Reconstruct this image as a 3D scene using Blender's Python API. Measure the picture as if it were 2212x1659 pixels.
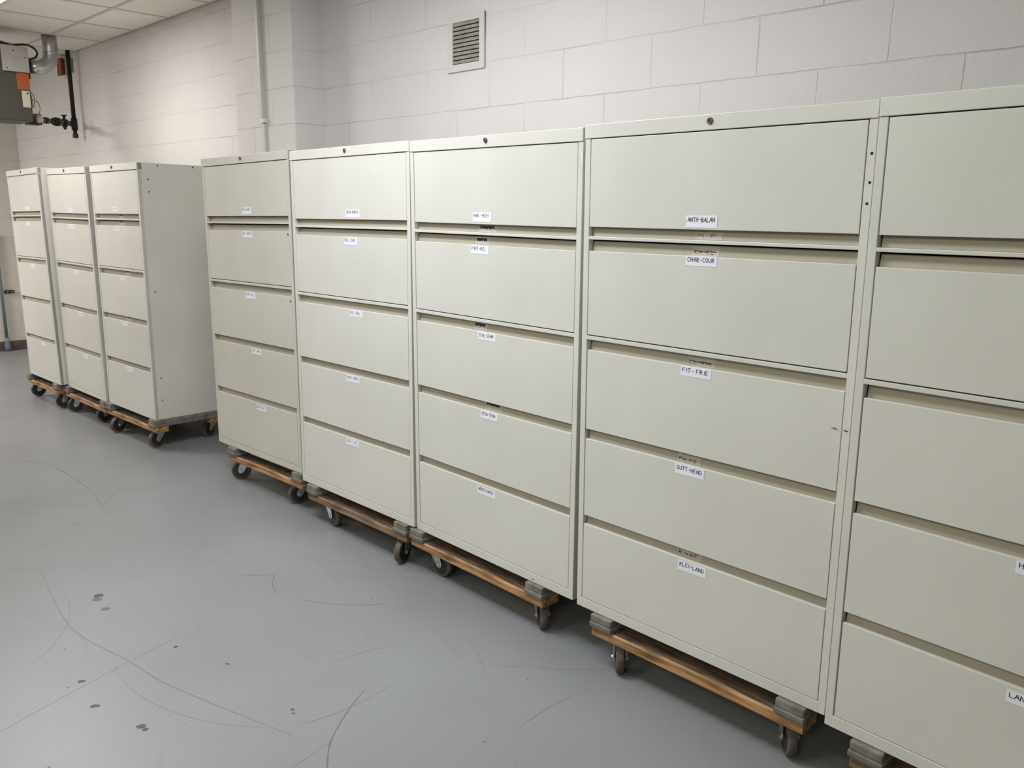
import bpy, bmesh, math, random
from mathutils import Vector, Matrix

random.seed(7)
PI = math.pi
scene = bpy.context.scene
for o in list(bpy.data.objects):
    bpy.data.objects.remove(o)
COL = scene.collection

# ------------------------------------------------------------------ camera
CAM = Vector((4.57175, -2.16437, 1.57236))
YAW, PIT, ROL, FPX = 0.77576, -0.20798, 0.009675, 1779.456
fw = Vector((-math.sin(YAW) * math.cos(PIT), math.cos(YAW) * math.cos(PIT), math.sin(PIT)))
rt = Vector((math.cos(YAW), math.sin(YAW), 0))
up = rt.cross(fw)
rt2 = rt * math.cos(ROL) + up * math.sin(ROL)
up2 = -rt * math.sin(ROL) + up * math.cos(ROL)
cd = bpy.data.cameras.new('camera')
cam = bpy.data.objects.new('camera', cd)
COL.objects.link(cam)
m = Matrix((rt2, up2, -fw)).transposed().to_4x4()
m.translation = CAM
cam.matrix_world = m
cd.sensor_fit = 'HORIZONTAL'
cd.sensor_width = 36.0
cd.lens = 36.0 * FPX / 2212.0
cd.clip_start = 0.05
cd.clip_end = 60
scene.camera = cam

# ------------------------------------------------------------------ world, lights, exposure
w = bpy.data.worlds.new('world')
scene.world = w
w.use_nodes = True
w.node_tree.nodes['Background'].inputs[0].default_value = (0.5, 0.5, 0.5, 1)
w.node_tree.nodes['Background'].inputs[1].default_value = 0.004
scene.view_settings.view_transform = 'Standard'
scene.view_settings.look = 'None'
scene.view_settings.gamma = 1.0
scene.view_settings.use_curve_mapping = False
scene.view_settings.exposure = 0.0

ZC = 2.9235          # ceiling height
YW = 0.6623          # back wall
XE = -5.693          # far end wall
XR, YF = 8.2, -6.2   # walls out of frame
SPREAD = 179.9       # lamp spread, practically uncut
# troffers assumed overhead, rear ones added as fill: x, y, power, colour
LAMPS = [(-4.4, -2.6, 134, (1.06, 1.0, 0.95)), (-1.7, -0.62, 32, (1.06, 1.0, 0.955)),
         (1.9, -0.62, 11, (1.15, 1.0, 0.98)), (1.9, -1.30, 47, (0.915, 1.0, 1.085)), (3.6, -1.2, 9, (0.95, 1.0, 0.94)),
         (5.0, -4.4, 66, (1.05, 1.0, 0.88)), (2.0, -3.6, 40, (1.1, 1.0, 0.78))]
for lx, ly, pw, lc in LAMPS:
    ld = bpy.data.lights.new('room_and_fill_lamp', 'AREA')
    ld.shape = 'RECTANGLE'
    ld.size = 1.16
    ld.size_y = 0.56
    ld.energy = pw
    ld.color = lc
    ld.spread = math.radians(SPREAD)
    lo = bpy.data.objects.new('room_and_fill_lamp', ld)
    lo.location = (lx, ly, ZC - 0.022)
    COL.objects.link(lo)


# ------------------------------------------------------------------ material helpers
def mat(name, col, rough=0.5, metal=0.0, spec=0.5):
    m = bpy.data.materials.new(name)
    m.use_nodes = True
    b = m.node_tree.nodes['Principled BSDF']
    b.inputs['Base Color'].default_value = (*col, 1)
    b.inputs['Roughness'].default_value = rough
    b.inputs['Metallic'].default_value = metal
    b.inputs['Specular IOR Level'].default_value = spec
    return m


def N(m, t, **kw):
    n = m.node_tree.nodes.new(t)
    for k, v in kw.items():
        setattr(n, k, v)
    return n


def LK(m, a, b):
    m.node_tree.links.new(a, b)


def bsdf(m):
    return m.node_tree.nodes['Principled BSDF']


def noisy(m, c1, c2, scale=6.0, detail=4.0, lo=0.35, hi=0.65, coord='Object', stretch=(1, 1, 1), bump=0.0, bscale=200.0, bdist=0.001):
    tc = N(m, 'ShaderNodeTexCoord')
    mp = N(m, 'ShaderNodeMapping')
    mp.inputs['Scale'].default_value = stretch
    LK(m, tc.outputs[coord], mp.inputs['Vector'])
    nz = N(m, 'ShaderNodeTexNoise')
    nz.inputs['Scale'].default_value = scale
    nz.inputs['Detail'].default_value = detail
    LK(m, mp.outputs[0], nz.inputs['Vector'])
    cr = N(m, 'ShaderNodeValToRGB')
    cr.color_ramp.elements[0].position = lo
    cr.color_ramp.elements[0].color = (*c1, 1)
    cr.color_ramp.elements[1].position = hi
    cr.color_ramp.elements[1].color = (*c2, 1)
    LK(m, nz.outputs['Fac'], cr.inputs[0])
    LK(m, cr.outputs[0], bsdf(m).inputs['Base Color'])
    if bump:
        n2 = N(m, 'ShaderNodeTexNoise')
        n2.inputs['Scale'].default_value = bscale
        n2.inputs['Detail'].default_value = 3
        LK(m, tc.outputs[coord], n2.inputs['Vector'])
        bp = N(m, 'ShaderNodeBump')
        bp.inputs['Strength'].default_value = bump
        bp.inputs['Distance'].default_value = bdist
        LK(m, n2.outputs['Fac'], bp.inputs['Height'])
        LK(m, bp.outputs[0], bsdf(m).inputs['Normal'])
    return m


def block_wall(name, ax, ox, bw, base, c2):
    """painted concrete block: ax 0 = courses run along x, 1 = along y"""
    m = mat(name, base, 0.62, spec=0.35)
    g = N(m, 'ShaderNodeNewGeometry')
    sp = N(m, 'ShaderNodeSeparateXYZ')
    LK(m, g.outputs['Position'], sp.inputs[0])
    a = N(m, 'ShaderNodeMath', operation='SUBTRACT')
    LK(m, sp.outputs[ax], a.inputs[0])
    a.inputs[1].default_value = ox
    z = N(m, 'ShaderNodeMath', operation='SUBTRACT')
    LK(m, sp.outputs[2], z.inputs[0])
    z.inputs[1].default_value = 2.0468 - 20 * 0.2032
    cb = N(m, 'ShaderNodeCombineXYZ')
    LK(m, a.outputs[0], cb.inputs[0])
    LK(m, z.outputs[0], cb.inputs[1])
    # hand-tooled joints waver a little
    nw = N(m, 'ShaderNodeTexNoise')
    nw.inputs['Scale'].default_value = 5
    nw.inputs['Detail'].default_value = 4
    LK(m, g.outputs['Position'], nw.inputs['Vector'])
    wv = N(m, 'ShaderNodeVectorMath', operation='MULTIPLY_ADD')
    LK(m, nw.outputs['Color'], wv.inputs[0])
    wv.inputs[1].default_value = (0.010, 0.008, 0)
    LK(m, cb.outputs[0], wv.inputs[2])
    sh = N(m, 'ShaderNodeVectorMath', operation='SUBTRACT')
    LK(m, wv.outputs[0], sh.inputs[0])
    sh.inputs[1].default_value = (0.005, 0.004, 0)
    br = N(m, 'ShaderNodeTexBrick')
    br.offset = 0.5
    br.inputs['Color1'].default_value = (1, 1, 1, 1)
    br.inputs['Color2'].default_value = (0.965, 0.965, 0.965, 1)
    br.inputs['Mortar'].default_value = (0, 0, 0, 1)
    br.inputs['Scale'].default_value = 1
    br.inputs['Mortar Size'].default_value = 0.0036
    br.inputs['Mortar Smooth'].default_value = 0.6
    br.inputs['Brick Width'].default_value = bw
    br.inputs['Row Height'].default_value = 0.2032
    LK(m, sh.outputs[0], br.inputs['Vector'])
    # grime lying in the joints, here and there
    nj = N(m, 'ShaderNodeTexNoise')
    nj.inputs['Scale'].default_value = 2.2
    nj.inputs['Detail'].default_value = 6
    LK(m, g.outputs['Position'], nj.inputs['Vector'])
    rj = N(m, 'ShaderNodeMapRange')
    rj.inputs['From Min'].default_value = 0.46
    rj.inputs['From Max'].default_value = 0.68
    rj.inputs['To Min'].default_value = 0.0
    rj.inputs['To Max'].default_value = 0.38
    LK(m, nj.outputs['Fac'], rj.inputs[0])
    jm = N(m, 'ShaderNodeMath', operation='MULTIPLY')
    LK(m, br.outputs['Fac'], jm.inputs[0])
    LK(m, rj.outputs[0], jm.inputs[1])
    # blotchy old paint
    nb = N(m, 'ShaderNodeTexNoise')
    nb.inputs['Scale'].default_value = 1.6
    nb.inputs['Detail'].default_value = 5
    LK(m, g.outputs['Position'], nb.inputs['Vector'])
    cr = N(m, 'ShaderNodeValToRGB')
    cr.color_ramp.elements[0].position = 0.3
    cr.color_ramp.elements[0].color = (*c2, 1)
    cr.color_ramp.elements[1].position = 0.65
    cr.color_ramp.elements[1].color = (*base, 1)
    LK(m, nb.outputs['Fac'], cr.inputs[0])
    mx = N(m, 'ShaderNodeMix', data_type='RGBA')
    LK(m, jm.outputs[0], mx.inputs[0])
    LK(m, cr.outputs[0], mx.inputs[6])
    mx.inputs[7].default_value = (0.22, 0.19, 0.14, 1)
    # small pits and chips
    vo = N(m, 'ShaderNodeTexVoronoi')
    vo.inputs['Scale'].default_value = 15
    LK(m, g.outputs['Position'], vo.inputs['Vector'])
    lt = N(m, 'ShaderNodeMath', operation='LESS_THAN')
    LK(m, vo.outputs['Distance'], lt.inputs[0])
    lt.inputs[1].default_value = 0.0048
    lm = N(m, 'ShaderNodeMath', operation='MULTIPLY')
    LK(m, lt.outputs[0], lm.inputs[0])
    lm.inputs[1].default_value = 0.45
    mx2 = N(m, 'ShaderNodeMix', data_type='RGBA')
    LK(m, lm.outputs[0], mx2.inputs[0])
    LK(m, mx.outputs[2], mx2.inputs[6])
    mx2.inputs[7].default_value = (0.25, 0.22, 0.17, 1)
    LK(m, mx2.outputs[2], bsdf(m).inputs['Base Color'])
    # relief: joint groove + block grain
    n3 = N(m, 'ShaderNodeTexNoise')
    n3.inputs['Scale'].default_value = 70
    n3.inputs['Detail'].default_value = 5
    LK(m, g.outputs['Position'], n3.inputs['Vector'])
    h1 = N(m, 'ShaderNodeMath', operation='MULTIPLY')
    LK(m, br.outputs['Fac'], h1.inputs[0])
    h1.inputs[1].default_value = -1.1
    h2 = N(m, 'ShaderNodeMath', operation='MULTIPLY_ADD')
    LK(m, n3.outputs['Fac'], h2.inputs[0])
    h2.inputs[1].default_value = 0.75
    LK(m, h1.outputs[0], h2.inputs[2])
    bp = N(m, 'ShaderNodeBump')
    bp.inputs['Strength'].default_value = 0.55
    bp.inputs['Distance'].default_value = 0.003
    LK(m, h2.outputs[0], bp.inputs['Height'])
    LK(m, bp.outputs[0], bsdf(m).inputs['Normal'])
    return m


M = {}
M['wall_x'] = block_wall('painted_block_back', 0, 2.780, 0.4593, (0.74, 0.725, 0.72), (0.70, 0.68, 0.665))
M['wall_y'] = block_wall('painted_block_end', 1, 0.10, 0.4064, (0.70, 0.66, 0.60), (0.65, 0.60, 0.53))
M['column_x'] = block_wall('painted_block_pilaster', 0, -0.233, 0.4593, (0.73, 0.71, 0.70), (0.69, 0.67, 0.65))
M['paint'] = noisy(mat('putty_enamel', (0.60, 0.58, 0.50), 0.36, spec=0.5), (0.635, 0.628, 0.578), (0.67, 0.663, 0.612), 3.0, 3,
                   bump=0.10, bscale=420, bdist=0.0004)
M['paint_warm'] = noisy(mat('putty_enamel_dim', (0.55, 0.52, 0.46), 0.42, spec=0.4), (0.555, 0.538, 0.475), (0.59, 0.572, 0.51), 3.0, 3,
                        bump=0.10, bscale=420, bdist=0.0004)  # enamel darkened to stand in for weaker light on this cabinet
M['paint_recess_shade'] = mat('putty_enamel_recess_shade', (0.45, 0.41, 0.325), 0.6, spec=0.3)  # same enamel, with the channel's shade and warm bounce put into the colour
M['wall_far'] = mat('unseen_dark_wall', (0.13, 0.125, 0.115), 0.7)  # unseen walls made dark to cut bounce light under the cabinets
M['dark'] = mat('dark_gap', (0.02, 0.018, 0.015), 0.9)
M['paper'] = mat('label_paper', (0.80, 0.82, 0.90), 0.7)
M['tape'] = mat('old_tape', (0.52, 0.49, 0.43), 0.45)
M['ink'] = mat('black_ink', (0.015, 0.015, 0.025), 0.6)
M['red'] = mat('red_ink', (0.12, 0.008, 0.012), 0.6)
M['lock'] = mat('lock_metal', (0.16, 0.13, 0.10), 0.38, 0.8)
M['chip'] = mat('bare_chip', (0.80, 0.78, 0.74), 0.5)
M['wood'] = noisy(mat('dolly_wood', (0.5, 0.28, 0.12), 0.6), (0.135, 0.066, 0.028), (0.47, 0.27, 0.115), 4.5, 7, 0.34, 0.60,
                  stretch=(1.2, 14, 14), bump=0.5, bscale=60, bdist=0.002)
M['wood_old'] = noisy(mat('dolly_wood_weathered', (0.3, 0.2, 0.13), 0.75), (0.075, 0.046, 0.031), (0.30, 0.19, 0.115), 4.5, 7, 0.32, 0.66,
                      stretch=(1.2, 14, 14), bump=0.6, bscale=60, bdist=0.002)
M['wood_shaded_top'] = noisy(mat('dolly_wood_shaded_top', (0.12, 0.08, 0.05), 0.85), (0.045, 0.03, 0.02), (0.20, 0.125, 0.07), 6.0, 7, 0.35, 0.75,
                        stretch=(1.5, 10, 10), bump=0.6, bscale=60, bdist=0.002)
M['pad'] = noisy(mat('ribbed_rubber_pad', (0.20, 0.19, 0.165), 0.75), (0.11, 0.104, 0.088), (0.23, 0.218, 0.192), 22, 5, 0.3, 0.7,
                 bump=0.6, bscale=160, bdist=0.0012)
M['zinc'] = noisy(mat('zinc_plate', (0.5, 0.54, 0.55), 0.35, 0.85), (0.42, 0.47, 0.49), (0.62, 0.66, 0.68), 40, 3)
M['bolt'] = mat('bright_bolt', (0.75, 0.77, 0.78), 0.22, 1.0)
M['tread'] = noisy(mat('worn_tread', (0.12, 0.095, 0.08), 0.7), (0.075, 0.06, 0.05), (0.15, 0.12, 0.10), 30, 3)
M['rubber'] = mat('black_rubber', (0.022, 0.021, 0.021), 0.5)
M['black'] = mat('black_iron', (0.014, 0.012, 0.012), 0.45, 0.3)
M['heater'] = mat('heater_dark_grey', (0.045, 0.043, 0.033), 0.5, 0.1)
M['heater_light'] = noisy(mat('heater_plate_grey', (0.33, 0.32, 0.30), 0.5, 0.2), (0.30, 0.285, 0.265), (0.345, 0.33, 0.31), 9, 4)
M['orange'] = mat('orange_sticker', (0.30, 0.06, 0.008), 0.6)
M['white_plate'] = mat('cream_plate', (0.44, 0.42, 0.31), 0.6)
M['galv'] = noisy(mat('galvanised_sheet', (0.45, 0.46, 0.47), 0.28, 0.9), (0.36, 0.37, 0.38), (0.50, 0.51, 0.515), 14, 4)
M['alarm'] = mat('alarm_red', (0.23, 0.018, 0.014), 0.4)
M['grey_pl'] = mat('grey_plastic', (0.34, 0.34, 0.33), 0.5)
M['wire'] = mat('copper_brown_wire', (0.22, 0.10, 0.05), 0.5)
M['vent'] = mat('vent_painted', (0.68, 0.66, 0.64), 0.5)
M['louver'] = noisy(mat('vent_dusty_louver', (0.33, 0.31, 0.28), 0.6), (0.27, 0.25, 0.22), (0.38, 0.36, 0.33), 30, 4)
M['race'] = mat('raceway_paint', (0.60, 0.58, 0.52), 0.45)
M['clip'] = mat('raceway_clip', (0.74, 0.72, 0.60), 0.4)
M['teal'] = mat('grey_green_conduit', (0.16, 0.22, 0.22), 0.45, 0.2)
M['base'] = noisy(mat('brown_base', (0.09, 0.065, 0.055), 0.8), (0.06, 0.045, 0.04), (0.15, 0.115, 0.10), 7, 6, bump=0.6, bscale=40, bdist=0.004)
M['bracket'] = mat('dark_bronze', (0.05, 0.035, 0.02), 0.4, 0.6)
M['tbar'] = mat('ceiling_grid_paint', (0.60, 0.56, 0.49), 0.6)
M['diff'] = mat('lamp_diffuser', (0.8, 0.8, 0.8), 0.4)
bsdf(M['diff']).inputs['Emission Color'].default_value = (1, 0.985, 0.955, 1)
bsdf(M['diff']).inputs['Emission Strength'].default_value = 1.0

# ceiling tile
m = mat('ceiling_tile', (0.62, 0.585, 0.52), 0.85, spec=0.2)
g = N(m, 'ShaderNodeNewGeometry')
n1 = N(m, 'ShaderNodeTexNoise')
n1.inputs['Scale'].default_value = 1.3
n1.inputs['Detail'].default_value = 3
LK(m, g.outputs['Position'], n1.inputs['Vector'])
cr = N(m, 'ShaderNodeValToRGB')
cr.color_ramp.elements[0].position = 0.35
cr.color_ramp.elements[0].color = (0.80, 0.76, 0.69, 1)
cr.color_ramp.elements[1].position = 0.65
cr.color_ramp.elements[1].color = (0.86, 0.83, 0.77, 1)
LK(m, n1.outputs['Fac'], cr.inputs[0])
LK(m, cr.outputs[0], bsdf(m).inputs['Base Color'])
n2 = N(m, 'ShaderNodeTexNoise')
n2.inputs['Scale'].default_value = 160
LK(m, g.outputs['Position'], n2.inputs['Vector'])
bp = N(m, 'ShaderNodeBump')
bp.inputs['Strength'].default_value = 0.5
bp.inputs['Distance'].default_value = 0.002
LK(m, n2.outputs['Fac'], bp.inputs['Height'])
LK(m, bp.outputs[0], bsdf(m).inputs['Normal'])
M['tile'] = m


# floor: grey painted concrete
def floor_mat(name, k):
    m = mat(name, (0.33, 0.34, 0.345), 0.36, spec=0.5)
    g = N(m, 'ShaderNodeNewGeometry')
    a = N(m, 'ShaderNodeTexNoise')
    a.inputs['Scale'].default_value = 1.1
    a.inputs['Detail'].default_value = 6
    LK(m, g.outputs['Position'], a.inputs['Vector'])
    cr = N(m, 'ShaderNodeValToRGB')
    cr.color_ramp.elements[0].position = 0.32
    cr.color_ramp.elements[0].color = (0.218 * k, 0.227 * k, 0.231 * k, 1)
    cr.color_ramp.elements[1].position = 0.7
    cr.color_ramp.elements[1].color = (0.248 * k, 0.259 * k, 0.272 * k, 1)
    LK(m, a.outputs['Fac'], cr.inputs[0])
    # fine speckle
    b = N(m, 'ShaderNodeTexNoise')
    b.inputs['Scale'].default_value = 130
    b.inputs['Detail'].default_value = 3
    LK(m, g.outputs['Position'], b.inputs['Vector'])
    mr = N(m, 'ShaderNodeMapRange')
    mr.inputs['From Min'].default_value = 0.3
    mr.inputs['From Max'].default_value = 0.7
    mr.inputs['To Min'].default_value = 0.95
    mr.inputs['To Max'].default_value = 1.05
    LK(m, b.outputs['Fac'], mr.inputs[0])
    mu = N(m, 'ShaderNodeMix', data_type='RGBA', blend_type='MULTIPLY')
    mu.inputs[0].default_value = 1
    LK(m, cr.outputs[0], mu.inputs[6])
    LK(m, mr.outputs[0], mu.inputs[7])
    # long faint drag marks: thin level sets of a warped noise
    last = mu.outputs[2]
    for sc, th, am, off in ((0.55, 0.0032, 0.16, 0.0), (0.9, 0.0026, 0.13, 7.3), (0.4, 0.0018, 0.14, 3.1)):
        ad = N(m, 'ShaderNodeVectorMath', operation='ADD')
        LK(m, g.outputs['Position'], ad.inputs[0])
        ad.inputs[1].default_value = (off, off * 1.7, off)
        c = N(m, 'ShaderNodeTexNoise')
        c.inputs['Scale'].default_value = sc
        c.inputs['Detail'].default_value = 0.6
        LK(m, ad.outputs[0], c.inputs['Vector'])
        s = N(m, 'ShaderNodeMath', operation='SUBTRACT')
        LK(m, c.outputs['Fac'], s.inputs[0])
        s.inputs[1].default_value = 0.5
        ab = N(m, 'ShaderNodeMath', operation='ABSOLUTE')
        LK(m, s.outputs[0], ab.inputs[0])
        r = N(m, 'ShaderNodeMapRange')
        r.inputs['From Min'].default_value = 0
        r.inputs['From Max'].default_value = th
        r.inputs['To Min'].default_value = 1
        r.inputs['To Max'].default_value = 0
        LK(m, ab.outputs[0], r.inputs[0])
        e = N(m, 'ShaderNodeTexNoise')
        e.inputs['Scale'].default_value = 3.7
        e.inputs['Detail'].default_value = 4
        LK(m, ad.outputs[0], e.inputs['Vector'])
        er = N(m, 'ShaderNodeMapRange')
        er.inputs['From Min'].default_value = 0.45
        er.inputs['From Max'].default_value = 0.62
        er.inputs['To Max'].default_value = am
        LK(m, e.outputs['Fac'], er.inputs[0])
        f = N(m, 'ShaderNodeMath', operation='MULTIPLY')
        LK(m, r.outputs[0], f.inputs[0])
        LK(m, er.outputs[0], f.inputs[1])
        x = N(m, 'ShaderNodeMix', data_type='RGBA')
        LK(m, f.outputs[0], x.inputs[0])
        LK(m, last, x.inputs[6])
        x.inputs[7].default_value = (0.10, 0.092, 0.08, 1)
        last = x.outputs[2]
    LK(m, last, bsdf(m).inputs['Base Color'])
    rr = N(m, 'ShaderNodeMapRange')
    rr.inputs['From Min'].default_value = 0.3
    rr.inputs['From Max'].default_value = 0.7
    rr.inputs['To Min'].default_value = 0.30
    rr.inputs['To Max'].default_value = 0.42
    LK(m, a.outputs['Fac'], rr.inputs[0])
    LK(m, rr.outputs[0], bsdf(m).inputs['Roughness'])
    n = N(m, 'ShaderNodeTexNoise')
    n.inputs['Scale'].default_value = 55
    n.inputs['Detail'].default_value = 4
    LK(m, g.outputs['Position'], n.inputs['Vector'])
    bp = N(m, 'ShaderNodeBump')
    bp.inputs['Strength'].default_value = 0.18
    bp.inputs['Distance'].default_value = 0.0012
    LK(m, n.outputs['Fac'], bp.inputs['Height'])
    LK(m, bp.outputs[0], bsdf(m).inputs['Normal'])
    return m


M['floor'] = floor_mat('painted_concrete', 1.0)
M['scuff'] = mat('floor_scuff', (0.135, 0.132, 0.125), 0.5)
M['scuff_brown'] = mat('floor_scuff_brown', (0.185, 0.172, 0.155), 0.5)
M['spot'] = mat('floor_spot', (0.07, 0.073, 0.085), 0.5)


# ------------------------------------------------------------------ mesh helper
class MB:
    def __init__(self):
        self.bm = bmesh.new()
        self.mats = []
        self.cur = 0

    def use(self, key):
        if M[key] not in self.mats:
            self.mats.append(M[key])
        self.cur = self.mats.index(M[key])
        return self

    def _tag(self, faces, smooth=False):
        for f in faces:
            f.material_index = self.cur
            f.smooth = smooth

    def box(self, x0, x1, y0, y1, z0, z1, bev=0.0, mtx=None):
        r = bmesh.ops.create_cube(self.bm, size=1.0)
        vs = r['verts']
        bmesh.ops.scale(self.bm, vec=(abs(x1 - x0), abs(y1 - y0), abs(z1 - z0)), verts=vs)
        bmesh.ops.translate(self.bm, vec=((x0 + x1) / 2, (y0 + y1) / 2, (z0 + z1) / 2), verts=vs)
        fs = list({f for v in vs for f in v.link_faces})
        if bev:
            es = list({e for v in vs for e in v.link_edges})
            rb = bmesh.ops.bevel(self.bm, geom=es, offset=bev, segments=2, affect='EDGES', profile=0.5)
            fs = list({f for f in rb['faces']} | {f for f in fs if f.is_valid})
            vs = list({v for f in fs for v in f.verts})
        self._tag(fs)
        if mtx is not None:
            bmesh.ops.transform(self.bm, matrix=mtx, verts=vs)
        return self

    def cyl(self, p0, p1, r0, r1=None, seg=20, smooth=True, caps=True):
        p0, p1 = Vector(p0), Vector(p1)
        r1 = r0 if r1 is None else r1
        d = (p1 - p0).normalized()
        a = d.orthogonal().normalized()
        b = d.cross(a)
        R = []
        for p, r in ((p0, r0), (p1, r1)):
            R.append([self.bm.verts.new(p + a * (r * math.cos(2 * PI * i / seg)) + b * (r * math.sin(2 * PI * i / seg))) for i in range(seg)])
        fs = [self.bm.faces.new((R[0][i], R[0][(i + 1) % seg], R[1][(i + 1) % seg], R[1][i])) for i in range(seg)]
        self._tag(fs, smooth)
        if caps:
            self._tag([self.bm.faces.new(R[0][::-1]), self.bm.faces.new(R[1])])
        return self

    def tube(self, pts, r, seg=12, closed=False):
        """one swept tube through the points"""
        pts = [Vector(p) for p in pts]
        rings = []
        prev = None
        for i, p in enumerate(pts):
            d = (pts[min(i + 1, len(pts) - 1)] - pts[max(i - 1, 0)]).normalized()
            a = d.orthogonal().normalized() if prev is None else (prev - d * prev.dot(d)).normalized()
            prev = a
            b = d.cross(a)
            rr = r[i] if isinstance(r, (list, tuple)) else r
            rings.append([self.bm.verts.new(p + a * (rr * math.cos(2 * PI * k / seg)) + b * (rr * math.sin(2 * PI * k / seg))) for k in range(seg)])
        fs = []
        for i in range(len(rings) - 1):
            for k in range(seg):
                fs.append(self.bm.faces.new((rings[i][k], rings[i][(k + 1) % seg], rings[i + 1][(k + 1) % seg], rings[i + 1][k])))
        self._tag(fs, True)
        self._tag([self.bm.faces.new(rings[0][::-1]), self.bm.faces.new(rings[-1])])
        return self

    def lathe(self, prof, c, axis, seg=40):
        """prof: list of (along axis, radius)"""
        c, d = Vector(c), Vector(axis).normalized()
        a = d.orthogonal().normalized()
        b = d.cross(a)
        rings = [[self.bm.verts.new(c + d * t + a * (r * math.cos(2 * PI * i / seg)) + b * (r * math.sin(2 * PI * i / seg))) for i in range(seg)] for t, r in prof]
        fs = []
        for q in range(len(rings) - 1):
            for i in range(seg):
                fs.append(self.bm.faces.new((rings[q][i], rings[q][(i + 1) % seg], rings[q + 1][(i + 1) % seg], rings[q + 1][i])))
        self._tag(fs, True)
        self._tag([self.bm.faces.new(rings[0][::-1]), self.bm.faces.new(rings[-1])])
        return self

    def poly(self, pts, t=None):
        """flat polygon, optionally thickened along vector t"""
        v = [self.bm.verts.new(p) for p in pts]
        f = self.bm.faces.new(v)
        fs = [f]
        if t is not None:
            t = Vector(t)
            v2 = [self.bm.verts.new(Vector(p) + t) for p in pts]
            fs.append(self.bm.faces.new(v2[::-1]))
            n = len(v)
            for i in range(n):
                fs.append(self.bm.faces.new((v[(i + 1) % n], v[i], v2[i], v2[(i + 1) % n])))
        self._tag(fs)
        return self

    def ribbon(self, pts, wid, nrm):
        """flat pen stroke"""
        nrm = Vector(nrm)
        pts = [Vector(p) for p in pts]
        L, R = [], []
        for i, p in enumerate(pts):
            d = (pts[min(i + 1, len(pts) - 1)] - pts[max(i - 1, 0)])
            if d.length < 1e-9:
                d = Vector((1, 0, 0))
            s = d.normalized().cross(nrm).normalized()
            ww = wid[i] if isinstance(wid, (list, tuple)) else wid
            L.append(self.bm.verts.new(p + s * ww / 2))
            R.append(self.bm.verts.new(p - s * ww / 2))
        fs = [self.bm.faces.new((L[i], R[i], R[i + 1], L[i + 1])) for i in range(len(pts) - 1)]
        self._tag(fs)
        return self

    def build(self, name, parent=None, mtx=None):
        bmesh.ops.recalc_face_normals(self.bm, faces=self.bm.faces[:])
        me = bpy.data.meshes.new(name)
        self.bm.to_mesh(me)
        self.bm.free()
        for q in self.mats:
            me.materials.append(q)
        return link_mesh(name, me, parent, mtx)


def link_mesh(name, me, parent=None, mtx=None):
    o = bpy.data.objects.new(name, me)
    COL.objects.link(o)
    if parent is not None:
        o.parent = parent
    if mtx is not None:
        o.matrix_local = mtx
    return o


def tag(o, label=None, cat=None, group=None, kind=None):
    for k, v in (('label', label), ('category', cat), ('group', group), ('kind', kind)):
        if v:
            o[k] = v
    return o


def empty(name, mtx, label, cat, group=None):
    o = bpy.data.objects.new(name, None)
    COL.objects.link(o)
    o.empty_display_size = 0.05
    o.matrix_world = mtx if isinstance(mtx, Matrix) else Matrix.Translation(mtx)
    return tag(o, label, cat, group)


# ------------------------------------------------------------------ the room
def struct(o):
    o['kind'] = 'structure'
    return o


fl = MB().use('floor')
fl.poly([(XE, YF, 0), (XR, YF, 0), (XR, YW, 0), (XE, YW, 0)])
# drag marks and dried spots on the paint
fl.use('scuff')
FN = (0, 0, 1)


def arc(pts, wid, z=0.0004, n=6):
    P = [Vector((p[0], p[1], z)) for p in pts]
    out = []
    for i in range(len(P) - 1):
        a, b, c, d = P[max(i - 1, 0)], P[i], P[i + 1], P[min(i + 2, len(P) - 1)]
        for k in range(n):
            t = k / n
            out.append(0.5 * ((2 * b) + (c - a) * t + (2 * a - 5 * b + 4 * c - d) * t * t + (3 * b - a - 3 * c + d) * t ** 3))
    out.append(P[-1])
    ws = [wid * (0.25 + 0.75 * math.sin(PI * min(1, max(0, i / (len(out) - 1)))) ** 0.6) * random.uniform(0.6, 1.2) for i in range(len(out))]
    fl.ribbon(out, ws, FN)


arc([(2.49, -0.73), (2.545, -0.83), (2.64, -0.96), (2.74, -1.04), (2.86, -1.12)], 0.0050)
arc([(1.47, -0.49), (1.50, -0.50), (1.54, -0.535), (1.60, -0.56), (1.66, -0.585)], 0.0040)
arc([(1.38, -0.60), (1.44, -0.545), (1.47, -0.50)], 0.003)
fl.use('scuff_brown')
arc([(-1.26, -0.86), (-0.95, -0.70), (-0.55, -0.66), (-0.15, -0.68), (0.16, -0.735)], 0.006)
arc([(0.66, -1.19), (1.05, -1.25), (1.41, -1.28), (1.75, -1.22), (1.97, -1.19), (2.2, -1.13), (2.54, -1.03)], 0.0038)
M['scuff_faint'] = mat('floor_scuff_faint', (0.190, 0.195, 0.195), 0.5)
fl.use('scuff_faint')
arc([(1.75, -0.55), (1.95, -0.42), (2.05, -0.30)], 0.006)
for _ in range(34):
    x, y = random.uniform(-0.6, 3.6), random.uniform(-1.75, -0.25)
    a = random.uniform(0, 2 * PI)
    cvr = random.uniform(-1.6, 1.6)
    L = random.uniform(0.15, 0.8)
    pts = []
    for i in range(6):
        pts.append((x, y))
        x += math.cos(a) * L / 5
        y += math.sin(a) * L / 5
        a += cvr * L / 5
    arc(pts, random.uniform(0.0015, 0.0035), 0.0003, 4)


def blot(x, y, r, sq=1.0, ang=0.0):
    n = 9
    fl.poly([(x + r * random.uniform(0.65, 1.2) * (math.cos(2 * PI * i / n) * math.cos(ang) * sq - math.sin(2 * PI * i / n) * math.sin(ang)),
              y + r * random.uniform(0.65, 1.2) * (math.cos(2 * PI * i / n) * math.sin(ang) * sq + math.sin(2 * PI * i / n) * math.cos(ang)), 0.0006) for i in range(n)])


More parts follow.
